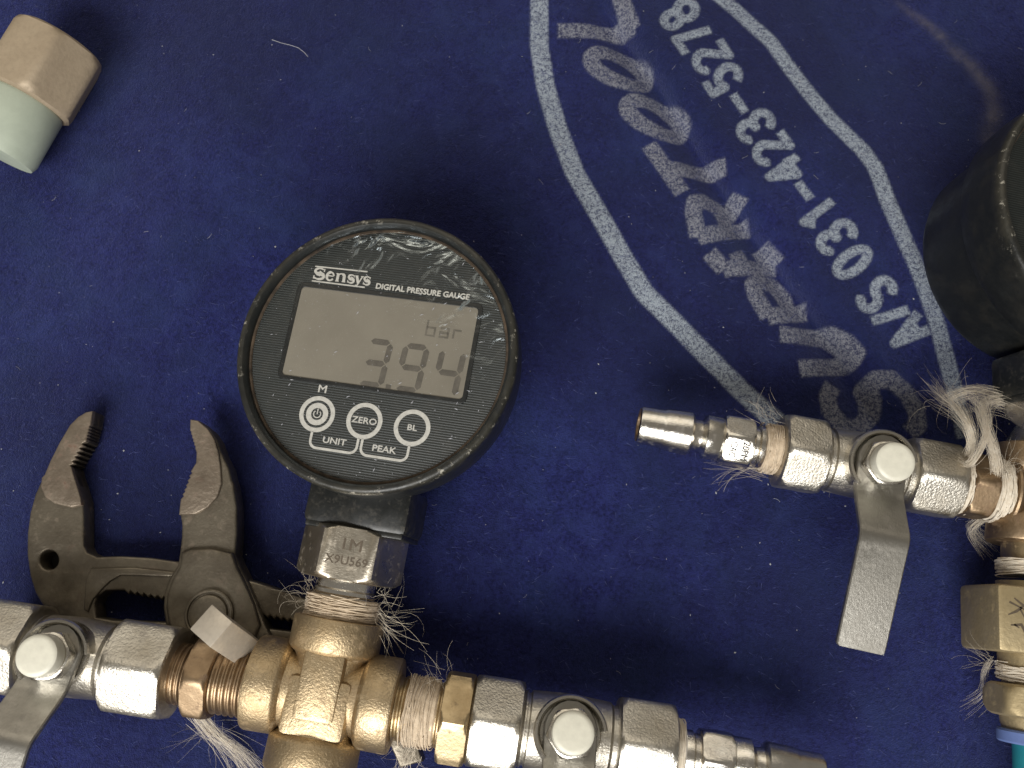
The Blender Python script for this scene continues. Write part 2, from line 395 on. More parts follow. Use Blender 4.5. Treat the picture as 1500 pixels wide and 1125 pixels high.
STEP = .62
CX = np.arange(-232, 232.01, STEP); CY = np.arange(-165, 200.01, STEP)
_ph = rng.uniform(0, 2*np.pi, (3, 60))
def swell(x, y, k0, k1, amp, i0, n):
    h = 0
    for i in range(i0, i0+n):
        a = _ph[1, i]; k = k0*(k1/k0)**((i-i0)/max(n-1, 1)); h = h+amp/(n**.5)*np.sin(k*(x*np.cos(a)+y*np.sin(a))+_ph[0, i])
    return h
def cloth_h(x, y):
    x = np.asarray(x, float); y = np.asarray(y, float)
    h = swell(x, y, .03, .075, 1.7, 0, 9)+swell(x, y, .08, .3, .16, 9, 16)+swell(x, y, .5, 1.4, .045, 25, 30)
    d, sd, run = poly_dist(x, y, CREASE)
    fade = np.clip(run*8, 0, 1)*np.clip((1-run)*5, 0, 1)
    dd = d*sd                                   # side > 0 lies towards the number line
    v = np.where(dd < 0, np.exp(-(dd/8)**2), np.exp(-np.abs(dd)/2.2))
    h = h-6.6*v*fade+1.8*np.exp(-((dd-8)/7)**2)*fade
    return h-1.2
def make_cloth():
    gx, gy = np.meshgrid(CX, CY); ny, nx = gx.shape
    z = cloth_h(gx, gy)+rng.normal(0, .02, gx.shape)
    co = np.stack([gx, gy, z], -1).reshape(-1, 3)*MM
    idx = np.arange(nx*ny).reshape(ny, nx)
    q = np.stack([idx[:-1, :-1], idx[:-1, 1:], idx[1:, 1:], idx[1:, :-1]], -1).reshape(-1, 4)
    me = bpy.data.meshes.new('cloth_mat'); me.vertices.add(len(co)); me.vertices.foreach_set('co', co.ravel())
    me.loops.add(q.size); me.loops.foreach_set('vertex_index', q.ravel().astype(np.int32))
    me.polygons.add(len(q)); me.polygons.foreach_set('loop_start', np.arange(0, q.size, 4, dtype=np.int32))
    me.update(calc_edges=True)
    big = np.zeros((ny, nx)); small = np.zeros((ny, nx))
    for s in BIG: seg_mask(CX, CY, big, s, 6.1, .4)
    for s, w in OUTLINE: seg_mask(CX, CY, small, s, w/3.9, .4)
    d = np.array([-.581, -.815]); up = np.array([-.80, .60])
    for ch, u, v in PHONE:
        for st in GL[ch]:
            seg_mask(CX, CY, small, [tuple(np.array([u, v])+d*(x-.3)*47+up*(y-.5)*52) for x, y in st], 3.3, .35)
    sd, _, run = poly_dist(gx, gy, STAIN); w = 1.2+2.4*run
    st = np.exp(-(sd/w)**2)*np.clip(run*4, .2, 1)
    for nm, arr in (('print_big', big), ('print_small', small), ('stain', st)):
        a = me.attributes.new(nm, 'FLOAT', 'POINT'); a.data.foreach_set('value', arr.ravel().astype(np.float32))
    m = NT('blue_suede')
    f1 = m.noise(900, 4, .7); f2 = m.noise(2600, 2, .6); f3 = m.noise(28, 5, .6); f4 = m.noise(140, 5, .65, dist=.6)
    base = m.mix(m.ramp(f1, .36, .64), (.0044, .0060, .046), (.0175, .0220, .130))
    base = m.mix(m.ramp(f4, .45, .68, 0, .75), base, (.022, .031, .140))
    f5 = m.noise(11, 4, .55, dist=.4)
    base = m.mix(m.ramp(f3, .45, .72, 0, .5), base, (.017, .034, .098))
    base = m.mix(m.ramp(f5, .40, .62, .6, 0), base, (.0050, .0062, .031))
    spk = m.math('ADD', m.math('MULTIPLY', f1, .6), m.math('MULTIPLY', f2, .5))
    pb = m.math('MULTIPLY', m.attr('print_big'), m.ramp(spk, .48, .61, .12, .95))
    ps = m.math('MULTIPLY', m.attr('print_small'), m.ramp(spk, .46, .59, .20, 1.0))
    c = m.mix(pb, base, (.27, .28, .315)); c = m.mix(ps, c, (.36, .41, .47))
    c = m.mix(m.math('MULTIPLY', m.attr('stain'), m.ramp(f4, .35, .65, .15, .6)), c, (.15, .135, .13))
    m.bump(m.math('ADD', m.math('MULTIPLY', f1, .8), m.math('MULTIPLY', f2, .5)), 1.0, .0009)
    m.set(Base_Color=c, Roughness=.92, Specular_IOR_Level=.15, Sheen_Weight=.25, Sheen_Roughness=.5, Sheen_Tint=(.45, .52, 1.0))
    o = link('cloth_mat', me, m.m, None, None, 0); me.shade_smooth()
    return tag(o, 'dark blue suede mat printed with a white emblem and telephone number', kind='structure')
make_cloth()

def make_nap():
    """short suede fibres standing off the mat: far too many to count"""
    n = 130000; nl = 5000                       # a few longer, paler ones
    x = rng.uniform(CX[2], CX[-3], n); y = rng.uniform(CY[2], CY[-3], n); z = cloth_h(x, y)
    a = rng.normal(R_(-40), .9, n); L = rng.uniform(.5, 1.5, n); t = rng.uniform(.05, .45, n)
    L[:nl] = rng.uniform(1.6, 3.4, nl); t[:nl] = rng.uniform(.03, .15, nl); a[:nl] = rng.normal(R_(-15), .6, nl)
    w = np.full(n, .045); w[:nl] = .085
    p0 = np.stack([x-w*np.sin(a), y+w*np.cos(a), z], -1); p1 = np.stack([x+w*np.sin(a), y-w*np.cos(a), z], -1)
    p2 = np.stack([x+L*np.cos(a)*np.cos(t), y+L*np.sin(a)*np.cos(t), z+.05+L*np.sin(t)], -1)
    co = np.stack([p0, p1, p2], 1).reshape(-1, 3)*MM
    me = bpy.data.meshes.new('suede_nap'); me.vertices.add(3*n); me.vertices.foreach_set('co', co.ravel())
    me.loops.add(3*n); me.loops.foreach_set('vertex_index', np.arange(3*n, dtype=np.int32))
    me.polygons.add(n); me.polygons.foreach_set('loop_start', np.arange(0, 3*n, 3, dtype=np.int32)); me.update(calc_edges=True)
    pale = np.zeros(3*n, np.float32); pale[:3*nl] = np.repeat(rng.uniform(.1, 1, nl), 3)
    at_ = me.attributes.new('pale', 'FLOAT', 'POINT'); at_.data.foreach_set('value', pale)
    m = NT('suede_fibre'); f = m.noise(700, 3, .7)
    m.set(Base_Color=m.mix(m.attr('pale'), m.mix(m.ramp(f, .35, .7), (.006, .009, .058), (.055, .075, .23)), (.085, .10, .24)), Roughness=.9, Specular_IOR_Level=.1)
    o = link('suede_nap', me, m.m, None, None, 0)
    tag(o, 'short dark blue fibres of the suede mat', 'fibre', kind='stuff')
make_nap()

def make_lint():
    mb = MB()
    for i in range(300):
        x, y = random.uniform(-190, 190), random.uniform(-130, 160); z = float(cloth_h(x, y))+.25
        s = random.choice((.12, .16, .2, .2, .28, .4)); a = random.uniform(0, 6.28); e = random.uniform(.35, .9)
        c, d = math.cos(a), math.sin(a); vs = []
        for (px, py, pz) in ((1, 0, 0), (0, 1, 0), (-1, 0, 0), (0, -1, 0), (0, 0, .6)):
            px *= s*random.uniform(.7, 1.3); py *= s*e*random.uniform(.7, 1.3)
            vs.append((x+px*c-py*d, y+px*d+py*c, z+pz*s))
        mb.add(vs, [(0, 1, 4), (1, 2, 4), (2, 3, 4), (3, 0, 4), (3, 2, 1, 0)])
    for i in range(70):                                            # tiny hairs
        x, y = random.uniform(-190, 190), random.uniform(-130, 160); a = random.uniform(0, 6.28); L = random.uniform(.8, 3); k = random.uniform(-.4, .4); pts = []
        for j in range(5):
            x += L/4*math.cos(a); y += L/4*math.sin(a); a += k; pts.append((x, y, float(cloth_h(x, y))+.3))
        mb.tube(pts, .045, 3)
    pts = [at(u, v, .4) for u, v in ((398, 58), (412, 63), (425, 66), (437, 70), (446, 77), (451, 83))]
    mb.tube(pts, .11, 4)
    o = mb.build('lint', M_LINT, None, None, 0)
    tag(o, 'tiny pale lint specks and hairs scattered over the blue mat', 'lint', kind='stuff')
make_lint()

# ------------------------------------------------------------------ shared builders for the two test assemblies
def strands(mb, root, direction, n, length, spread, curl=.5, r=.06, rootspread=2.4, zmin=.6, M=None):
    d0 = Vector(direction).normalized()
    for i in range(n):
        p = Vector(root)+Vector((random.gauss(0, 1), random.gauss(0, 1), random.gauss(0, 1)))*rootspread*.5
        d = (d0+Vector((random.gauss(0, 1), random.gauss(0, 1), random.gauss(0, .6)))*spread).normalized()
        ax = Vector((random.gauss(0, .4), random.gauss(0, .4), random.gauss(0, 1))).normalized()
        L = length*random.uniform(.45, 1.1); m = 9; k = random.gauss(0, 1)*curl; pts = []
        for j in range(m):
            pts.append(p.copy()); p = p+d*(L/(m-1)); d = (Matrix.Rotation(k/(m-1)+random.gauss(0, .05), 3, ax) @ d)
            if p.z < zmin: p.z = zmin
        mb.tube(pts, r*.62, 3, M, taper=.35)
def lock(mb, path, n, width, r=.07, flare=1.0):
    """a lock of hemp following a path"""
    P = [Vector(p) for p in path]; m = 22
    def ev(t):
        f = t*(len(P)-1); i = min(int(f), len(P)-2); u = f-i
        p0, p1, p2, p3 = P[max(i-1, 0)], P[i], P[i+1], P[min(i+2, len(P)-1)]
        return .5*((2*p1)+(p2-p0)*u+(2*p0-5*p1+4*p2-p3)*u*u+(3*p1-p0-3*p2+p3)*u**3)
    for i in range(n):
        off = Vector((random.gauss(0, 1), random.gauss(0, 1), random.gauss(0, .7)))*width*.5; off2 = Vector((random.gauss(0, 1), random.gauss(0, 1), random.gauss(0, .6)))*width*random.choice((.35, .45, .55, .95))*flare
        e = random.uniform(.75, 1.0); s0 = random.uniform(0, .12); pts = []; ph = random.uniform(0, 6.28)
        for j in range(m):
            t = s0+(e-s0)*j/(m-1); p = ev(t)+off*(1-t)*.6+off2*t**1.4+Vector((math.sin(5*t+ph), math.cos(4*t+ph), 0))*width*.1
            p.z = max(p.z, .5); pts.append(p)
        mb.tube(pts, r*random.uniform(.4, .85), 3, None, taper=.4)
def hemp_ring(mb, x0, x1, r, M, turns=26, rough=.5):
    mb.loft([(x0, r-.8), (x0+.5, r-.2), ((x0+x1)/2, r), (x1-.5, r-.2), (x1, r-.9)], M, n=40, jit=.05)
    for i in range(turns):
        x = random.uniform(x0+.3, x1-.3); sl = random.gauss(0, 1.7); ph = random.uniform(0, 6.28); sp = random.uniform(1.5, 4.5); pts = []
        for j in range(15):
            w = ph+sp*j/14; rr = r+random.uniform(0, .35)*rough+.1
            pts.append((x+sl*(j/14-.5)+.35*math.sin(2.3*w+ph*3), rr*math.cos(w), rr*math.sin(w)))
        mb.tube(pts, .16*random.uniform(.6, 1.5), 4, M)

def lever_profile(pts, w0, w1, th, notch=True):
    """bent strip following (y, z) points, width in x, rounded first end"""
    mb = MB(); m = len(pts); vs = []; fs = []
    ys = np.array([p[0] for p in pts]); zs = np.array([p[1] for p in pts])
    for i in range(m):
        a = max(i-1, 0); b = min(i+1, m-1); t = np.array([ys[b]-ys[a], zs[b]-zs[a]]); t = t/np.hypot(*t); nz = np.array([t[1], -t[0]])
        if nz[1] < 0: nz = -nz
        k = i/(m-1); w = w0+(w1-w0)*k; e = .35
        if ys[i] > 0: w = 2*math.sqrt(max(8.6**2-ys[i]**2, 1.0))*w0/17.2
        if i == m-1: w -= 1.0
        for (dx, dn) in ((-w/2, -th/2+e), (-w/2+e, -th/2), (w/2-e, -th/2), (w/2, -th/2+e), (w/2, th/2-e), (w/2-e, th/2), (-w/2+e, th/2), (-w/2, th/2-e)):
            vs.append((dx, ys[i]+nz[0]*dn, zs[i]+nz[1]*dn))
    for i in range(m-1):
        for k in range(8): a = i*8+k; b = i*8+(k+1) % 8; fs.append((a, b, b+8, a+8))
    fs.append(tuple(range(7, -1, -1))); fs.append(tuple(range((m-1)*8, m*8)))
    return mb.add(vs, fs)
UPR = frame((0, 0, 0), (0, 0, 1), (1, 0, 0))           # lofts along local x turned upright
def valve(parent, M, xl, bl, br, xr, body_mat, lever_rz=0.0, r_body=9.6, a=11.2):
    """ball valve in its own frame: pipe along x, stem along z; xl..bl and br..xr are the hexagon ends"""
    mb = MB()
    mb.hexnut(xl, bl, a, ch=1.3); mb.hexnut(br, xr, a, ch=1.3)
    mb.loft([(bl-.5, r_body*.9), (bl+.6, r_body*.98), (bl+1.0, r_body*.98), (bl+1.2, r_body*.92), (bl+1.8, r_body*.92), (bl+2.2, r_body), (0, r_body*1.06), (br-2.2, r_body), (br-1.4, r_body*.93), (br+.5, r_body*.93)], n=56)
    v = mb.build('ball_valve', body_mat, parent, M)
    b = MB()                                           # bonnet with an open raised lip
    b.loft([(4, 8.6), (11.2, 8.6), (11.6, 8.2)], UPR, n=48)
    n = 44; vs = []; fs = []
    for i in range(n+1):
        t = R_(12+216*i/n)
        for rr, zz in ((8.6, 8.0), (9.9, 8.0), (10.1, 14.2), (9.7, 14.8), (9.0, 14.8), (8.6, 14.3)): vs.append((rr*math.cos(t), rr*math.sin(t), zz))
    for i in range(n):
        for k in range(6): p = i*6+k; q = i*6+(k+1) % 6; fs.append((p, q, q+6, p+6))
    fs += [tuple(range(5, -1, -1)), tuple(range(n*6, n*6+6))]
    b.add(vs, fs); b.build('bonnet', M_NICKEL, v)
    pr = [(8.4, 13.0), (7.6, 13.0), (6.2, 13.0), (4, 13.0), (2, 13.0), (-1, 13.0), (-6, 13.1), (-8.6, 13.8), (-10.5, 14.9), (-19.6, 21.9), (-20.8, 22.6), (-22.2, 22.75), (-24, 22.6), (-40, 19.8), (-51.6, 17.8), (-52.6, 17.6), (-53.2, 17.5)]
    lv = lever_profile(pr, 15.0, 13.4, 2.0)
    lv.build('lever', M_LEVER, v, Matrix.Rotation(lever_rz, 4, 'Z'))
    nb = MB(); nb.hexnut(13.9, 18.3, 6.1, UPR, ch=.6)
    nt = nb.build('lever_nut', M_NICKEL, v, Matrix.Rotation(R_(12), 4, 'Z'))
    cb = MB(); cb.loft([(17.5, 5.0), (18.6, 5.55), (22.2, 5.6), (22.9, 5.45), (23.3, 5.0), (23.45, 4.2)], UPR, n=40); cb.build('stem_cap', M_CAP, v)
    return v
def nipple(parent, M, mark=True):
    """push-in plug in its own frame: tip at x=0, thread end towards +x"""
    mb = MB()
    mb.loft([(.0, 3.9), (0, 5.0), (.25, 5.6), (.9, 5.85), (7.0, 6.0), (7.6, 6.2), (8.2, 6.45), (14.6, 6.75), (15.8, 6.75), (16.4, 6.3), (16.9, 5.1), (17.6, 4.85), (19.2, 4.85), (19.8, 5.3), (20.3, 6.5), (20.7, 6.85), (25.2, 6.85), (25.7, 6.5), (26, 6.2)], cap0=False, n=56)
    mb.hexnut(25.6, 35.2, 7.3, ch=.8)
    mb.loft([(35, 5.9), (36.5, 5.9), (37, 6.6), (39.5, 6.6), (40.5, 6.2)], n=48)
    o = mb.build('plug_nipple', M_CHROME, parent, M)
    k = MB(); k.loft([(-.02, 5.2), (-.15, 4.9), (.0, 3.9), (12, 3.6)], cap0=False, n=48); k.build('bore', M_COPPER, o)
    return o

FW = 'gauge face'
def gauge(parent, M, full=True):
    """digital gauge in its own frame: face plate at z=0 looking along +z, stem towards -y"""
    mb = MB(); Z = UPR
    mb.loft([(-41, 24), (-40.6, 30), (-39, 33.5), (-36, 35.2), (-20, 36.6), (-14.2, 37.4), (-14.0, 39.9), (-13.4, 40.3), (-8, 40.9), (0.6, 41.0), (2.2, 40.9), (2.9, 40.4), (3.2, 39.7), (3.1, 39.0), (2.4, 38.4), (1.0, 38.0), (-.6, 37.9), (-.8, 36.5)], Z, n=128, cap1=False)
    g = mb.build('pressure_gauge', M_CASE, parent, M)
    nk = MB(); nk.rbox((0, -42.5, -22), (15.6, 7.0, 11.5), 2.0); nk.rbox((0, -49.6, -22), (14.6, .9, 10.6), .4); nk.build('neck', M_BLACK, g)
    rg = MB(); rg.loft([(-.5, 37.2), (.15, 37.2), (.55, 37.45), (.5, 37.95), (.1, 38.1)], Z, n=128, cap0=False, cap1=False); rg.build('dirt_ring', M_GASKET, g, None, 0)
    fp = MB(); fp.loft([(-2.5, 37.4), (0.0, 37.4)], Z, n=128); fp.build('face_plate', M_FACE, g)
    def rr(x0, x1, y0, y1, r, n=5):
        P = []
        for cx, cy, a in ((x1-r, y1-r, 0), (x0+r, y1-r, 90), (x0+r, y0+r, 180), (x1-r, y0+r, 270)):
            P += [(cx+r*math.cos(R_(a+90*i/n)), cy+r*math.sin(R_(a+90*i/n))) for i in range(n+1)]
        return P
    slab('screen_frame', [rr(-28, 28.2, -11.3, 18.4, 2.0), rr(-26.7, 26.9, -10.1, 17.1, 1.2)], -.2, .34, .12, M_BLACK, g)
    L = MB(); P = rr(-26.9, 27.1, -10.3, 17.3, 1.3); L.add([(x, y, .06) for x, y in P], [tuple(range(len(P)))]); L.build('screen', M_LCD, g, None, 0)
    if full:
        # seven segment digits
        def digit(mb, ox, oy, w, h, segs, t=1.75):
            g_ = .22; h2 = h/2
            S = {'a': ((g_, h), (w-g_, h)), 'g': ((g_, h2), (w-g_, h2)), 'd': ((g_, 0), (w-g_, 0)), 'f': ((0, h2+g_), (0, h-g_)), 'e': ((0, g_), (0, h2-g_)), 'b': ((w, h2+g_), (w, h-g_)), 'c': ((w, g_), (w, h2-g_))}
            for s in segs:
                (x0, y0), (x1, y1) = S[s]; dx, dy = (x1-x0), (y1-y0); q = math.hypot(dx, dy); dx /= q; dy /= q; e = t/2
                pts = [(x0, y0), (x0+dx*e-dy*e, y0+dy*e+dx*e), (x1-dx*e-dy*e, y1-dy*e+dx*e), (x1, y1), (x1-dx*e+dy*e, y1-dy*e-dx*e), (x0+dx*e+dy*e, y0+dy*e-dx*e)]
                mb.add([(ox+x-.06*(h-y)*0+.05*y, oy+y, .10) for x, y in pts], [(0, 5, 4, 3, 2, 1)])
        for ox, sg in ((-3.4, 'abgcd'), (7.4, 'abgfcd'), (18.2, 'bgfc')):
            D = MB(); digit(D, ox, -9.4, 6.2, 12.8, sg); D.build('digit', M_DIGIT, g, None, 0)
        D = MB(); D.rbox((5.2, -9.3, .09), (.75, .6, .02), .01); D.build('decimal_point', M_DIGIT, g, None, 0)
        U = MB(); y = 7.2
        U.ribbon([(13.0, y+4.6), (13.0, y), (15.4, y), (15.4, y+2.4), (13.0, y+2.4)], .6, .10)
        U.ribbon([(17.0, y+2.6), (19.4, y+2.6), (19.4, y), (17.0, y), (17.0, y+1.3), (19.4, y+1.3)], .6, .10)
        U.ribbon([(21.0, y), (21.0, y+2.5), (23.2, y+2.5)], .6, .10); U.build('unit_reading', M_GHOST, g, None, 0)
        # key rings and links
        for cx in (-13.7, .35, 14.3):
            K = MB(); K.ribbon([(cx+4.62*math.cos(2*math.pi*i/48), -20+4.62*math.sin(2*math.pi*i/48)) for i in range(48)], 1.25, .05, True)
            if cx > -10: K.build('button', M_PRINT, g, None, 0)
            else: K0 = K
        cx = -13.7; K = K0
        K.ribbon([(cx+2.5*math.cos(2*math.pi*i/40), -20+2.5*math.sin(2*math.pi*i/40)) for i in range(40)], 1.5, .05, True)
        K.ribbon([(cx+1.05*math.cos(R_(a)), -20+1.05*math.sin(R_(a))) for a in range(130, 411, 20)], .3, .06); K.ribbon([(cx, -18.4), (cx, -20)], .32, .06)
        K.build('button', M_PRINT, g, None, 0)['label'] = 'power button with rings and standby symbol'
        K = MB()
        def link_line(xa, xb):
            P = [(xa, -25.0), (xa, -27.6)]+arc(xa+2, -27.6, 2, 2, 180, 270, 6)+arc(xb-2, -27.6, 2, 2, 270, 360, 6)+[(xb, -25.0)]
            K.ribbon(P, .72, .05)
        link_line(-14.0, -.25); link_line(.95, 14.5)
        K.build('button_link', M_PRINT, g, None, 0)
        lettering('face_lettering', [('M', 3.1, -13.7, -12.7, .05, .06, 1.2), ('ZERO', 2.5, .35, -20, .05, .05, 1.15), ('BL', 2.3, 14.3, -20, .05, .05, 1.2), ('UNIT', 2.5, -7.0, -27.0, .05, .06, 1.2),
                                     ('PEAK', 2.5, 7.6, -27.2, .05, .06, 1.2)], M_PRINT, g)
        lettering('title_lettering', [('DIGITAL PRESSURE GAUGE', 2.35, 9.6, 19.9, .40, .10, 1.0)], M_PRINT, g)
        # maker's name: bold serif letters between two rules
        S = MB(); z = .05; rib = S.ribbon
        S.ribbon = lambda p, w, zz: rib(p, [q*1.4 for q in w] if isinstance(w, list) else w*1.4, zz)
        S.ribbon([(-24.2, 23.85), (-8.0, 24.1)], .3, z); S.ribbon([(-24.2, 19.25), (-7.8, 19.2)], .3, z)
        def glyph_s(x, y, w, h, t):
            q = arc(x+w/2, y+h*.74, w*.44, h*.26, 40, 270, 10)+arc(x+w/2, y+h*.26, w*.48, h*.26, 90, -150, 10)
            S.ribbon(q, [t*.55]*4+[t*.9]*5+[t*1.35]*5+[t*.9]*5+[t*.55]*3, z); S.ribbon([(x+w*.93, y+h*.72), (x+w*.93, y+h)], t*.4, z); S.ribbon([(x+w*.03, y), (x+w*.03, y+h*.3)], t*.4, z)
        glyph_s(-24.0, 20.0, 3.2, 3.4, .62)
        def stem(x, y0, y1, t=.6, s=True): S.ribbon([(x, y0), (x, y1)], t, z+.004); (S.ribbon([(x-.55, y0+.08), (x+.55, y0+.08)], .2, z+.008) if s else None)
        q = arc(-18.9, 21.3, 1.05, 1.28, 10, 330, 18); S.ribbon(q, [.35]*5+[.6]*7+[.4]*7, z); S.ribbon([(-19.9, 21.45), (-17.9, 21.45)], .26, z+.004)
        stem(-16.6, 20, 22.5); S.ribbon([(-17.2, 22.42), (-16.6, 22.42)], .22, z+.008); S.ribbon(arc(-15.6, 21.5, 1.0, 1.0, 150, 20, 7)+[(-14.55, 20)], [.3]*5+[.6]*4, z+.012); S.ribbon([(-15.1, 20.08), (-14.0, 20.08)], .2, z+.016)
        glyph_s(-13.4, 20.05, 1.9, 2.5, .5)
        S.ribbon([(-10.95, 22.5), (-10.0, 20.1)], .55, z); S.ribbon([(-9.1, 22.5), (-10.25, 19.6), (-10.9, 19.45)], .3, z+.004); S.ribbon([(-11.4, 22.42), (-10.4, 22.42)], .2, z+.008); S.ribbon([(-9.6, 22.42), (-8.7, 22.42)], .2, z+.008)
        glyph_s(-8.7+.15, 20.05, 1.9, 2.5, .5)
        S.build('maker_lettering', M_PRINT, g, None, 0)
        dm = MB()
        for i in range(260):
            r = 36*math.sqrt(random.random()); t = random.uniform(0, 6.28); x, y = r*math.cos(t), r*math.sin(t); s = random.choice((.05, .07, .07, .1, .13)); k = random.uniform(0, 6.28); e = random.choice((1, 1, 2.5, 5))*s
            dm.add([(x+e*math.cos(k), y+e*math.sin(k), .78), (x-s*math.sin(k), y+s*math.cos(k), .84), (x-e*math.cos(k), y-e*math.sin(k), .78), (x+s*math.sin(k), y-s*math.cos(k), .84)], [(0, 1, 2, 3)])
        o = dm.build('dust_specks', M_LINT, g, None, 0); o['kind'] = 'stuff'
    if not full: return g
    F = MB(); n = 96; vs = [(0, 0, .72)]; fs = []
    rings = 14
    for i in range(1, rings+1):
        r = 37.0*i/rings
        for k in range(n):
            t = 2*math.pi*k/n; x, y = r*math.cos(t), r*math.sin(t); dg = .55*x+.83*y; z = .72
            if dg > 8: w = min((dg-8)/22, 1); z += w*(.35*math.sin(.55*x+1.3*math.sin(.22*y))+.25*math.sin(.75*y-.35*x)+.55)
            vs.append((x, y, z))
    for k in range(n): fs.append((0, 1+k, 1+(k+1) % n))
    for i in range(rings-1):
        for k in range(n): a = 1+i*n+k; b = 1+i*n+(k+1) % n; fs.append((a, a+n, b+n, b))
    F.add(vs, fs); F.build('cover_film', M_FILM, g, None, 60)
    return g

# ------------------------------------------------------------------ left assembly: gauge on a brass cross with two valves
LROOT = (-53.8, -97.2, 0); LA = R_(-9.5)
left = empty('pressure_test_manifold', LROOT, LA)
tag(left, 'black digital gauge reading 3.94 screwed onto a brass cross between two lever valves', 'pressure gauge')
inv = (Matrix.Translation(LROOT) @ Matrix.Rotation(LA, 4, 'Z')).inverted()
GM = Matrix(((.9801, .1644, -.1117, -38.68), (-.1649, .9863, .0047, -2.36), (.1109, .0138, .9937, 46), (0, 0, 0, 1)))
gauge(left, inv @ GM)
ZP = 22
PX = T(0, 0, ZP) @ Matrix.Rotation(R_(1.0), 4, 'Z') @ T(0, -.8, 0)   # along the run of pipe
SY = frame((0, 0, ZP), (0.0, 1, 0.02))                                # up the gauge branch
def cross(parent, M, name, down=True, left_arm=True, reach=21):
    mb = MB(); Q = lambda d: M @ frame((0, 0, 0), d)
    dirs = [(1, 0, 0), (0, 1, 0)]+([(-1, 0, 0)] if left_arm else [])+([(0, -1, 0)] if down else [])
    for d in dirs:
        mb.loft([(0, 10.6), (9.5, 10.6), (10.6, 11.0), (11.6, 12.6), (12.4, 13.1), (reach-.9, 13.2), (reach-.2, 12.9), (reach, 12.4), (reach+.02, 10.2)], Q(d), n=64)
    bm_ = MB()
    mb.rbox((0, 3.0, 7.6), (6.0, 9.6, 4.4), 1.6, M); mb.rbox((0, -3, 6.9), (9.2, 8.2, 4.2), 2.0, M)
    return mb.build(name, M_CAST, parent)
cross(left, T(0, 0, ZP), 'brass_cross')
# gauge branch
mb = MB(); HR = Matrix.Rotation(R_(4), 4, 'X'); mb.hexnut(32.0, 47.4, 13.6, SY @ HR, ch=1.0, flat_up=True, rc=1.15); mb.loft([(46.5, 10), (54, 10)], SY, n=40)
hx = mb.build('gauge_hex', M_SATIN, left)
mb = MB(); mb.loft([(22, 8.4), (27.6, 8.4), (28.2, 9.2), (29.2, 9.2), (29.7, 8.7), (32.5, 8.7), (33.4, 9.6)], SY, n=48); mb.build('gauge_spigot', M_CHROME, left)
mb = MB(); hemp_ring(mb, 20.9, 27.3, 10.6, SY, 46, 1.0)
o = mb.build('hemp_seal', M_HEMP, left); o['kind'] = 'stuff'
def engr(name, items, parent, M, mat):
    o = lettering(name, items, mat, parent); o.matrix_local = mmM(M); return o
engr('stamped_lettering', [('1M', 4.6, .5, 2.9, .06, .05, 1.15), ('X9U569', 3.4, 0, -1.6, .06, .04, 1.05)], hx, SY @ HR @ Matrix.Rotation(R_(-90), 4, 'Z') @ T(0, 39.2, 13.6), M_INK)
# left run
valve(left, PX @ T(-73.5, 0, 0) @ Matrix.Rotation(R_(-4), 4, 'X'), -31, -11.5, 12.3, 30.3, M_ROUGHN, R_(-4), r_body=10.6, a=12.6)
mb = MB(); mb.thread(-44, -38, 8.6, PX); mb.hexnut(-38.5, -31, 10.6, PX, ch=.9); mb.thread(-31.5, -20.5, 9.4, PX, pitch=1.9); mb.build('brass_union', M_COPPER, left)
# right run
mb = MB(); mb.thread(20.5, 35, 9.2, PX, pitch=1.8); mb.hexnut(34.2, 42.6, 12.0, PX, ch=.8); mb.build('brass_union', M_BRASS, left)
mb = MB(); hemp_ring(mb, 24, 33, 9.5, PX, 34, 1.2); o = mb.build('hemp_seal', M_HEMP, left); o['kind'] = 'stuff'
valve(left, PX @ T(70.2, 0, 0) @ Matrix.Rotation(R_(-9), 4, 'X'), -27.6, -13.2, 13.6, 30, M_ROUGHN, R_(3), r_body=10.6, a=12.2)
mb = MB(); hemp_ring(mb, 99.4, 103.0, 9.0, PX, 18, .6); o = mb.build('hemp_seal', M_HEMPW, left); o['kind'] = 'stuff'
nipple(left, PX @ T(142.5, 0, 0) @ Matrix.Rotation(math.pi, 4, 'Z'))
# loose fibres (local frame)
mb = MB()
Lc = lambda u, v, z: tuple(inv @ Vector(at(u, v, z)))
strands(mb, Lc(458, 862, 24), (-.6, .7, .2), 20, 12, .6, 3.0, .065, 4)
strands(mb, Lc(452, 880, 22), (-.8, -.1, .2), 22, 7, .8, 3.2, .07, 4)
strands(mb, Lc(548, 900, 24), (.8, -.75, -.3), 26, 17, .2, 1.2, .08, 3)
strands(mb, Lc(552, 885, 26), (.9, .5, .3), 22, 11, .6, 3.4, .06, 4)
strands(mb, Lc(560, 910, 20), (1, .1, -.2), 8, 22, .5, 2.2, .05, 4)
strands(mb, Lc(645, 1000, 26), (-.5, .6, -.1), 22, 10, .5, 2.2, .06, 4)
strands(mb, Lc(600, 1095, 14), (-.4, -.9, 0), 26, 13, .35, 1.6, .07, 3)
o = mb.build('hemp_fibres', M_HEMPW, left); o['kind'] = 'stuff'
mb = MB(); lock(mb, [Lc(285, 1040, 12), Lc(310, 1070, 6), Lc(335, 1090, 3), Lc(362, 1118, 2), Lc(380, 1150, 2)], 120, 4.4, .06, 1.5)
strands(mb, Lc(310, 1065, 6), (-.6, -.3, .0), 26, 14, .7, 2.0, .05)
o = mb.build('hemp_fibres', M_HEMPW, left); o['kind'] = 'stuff'

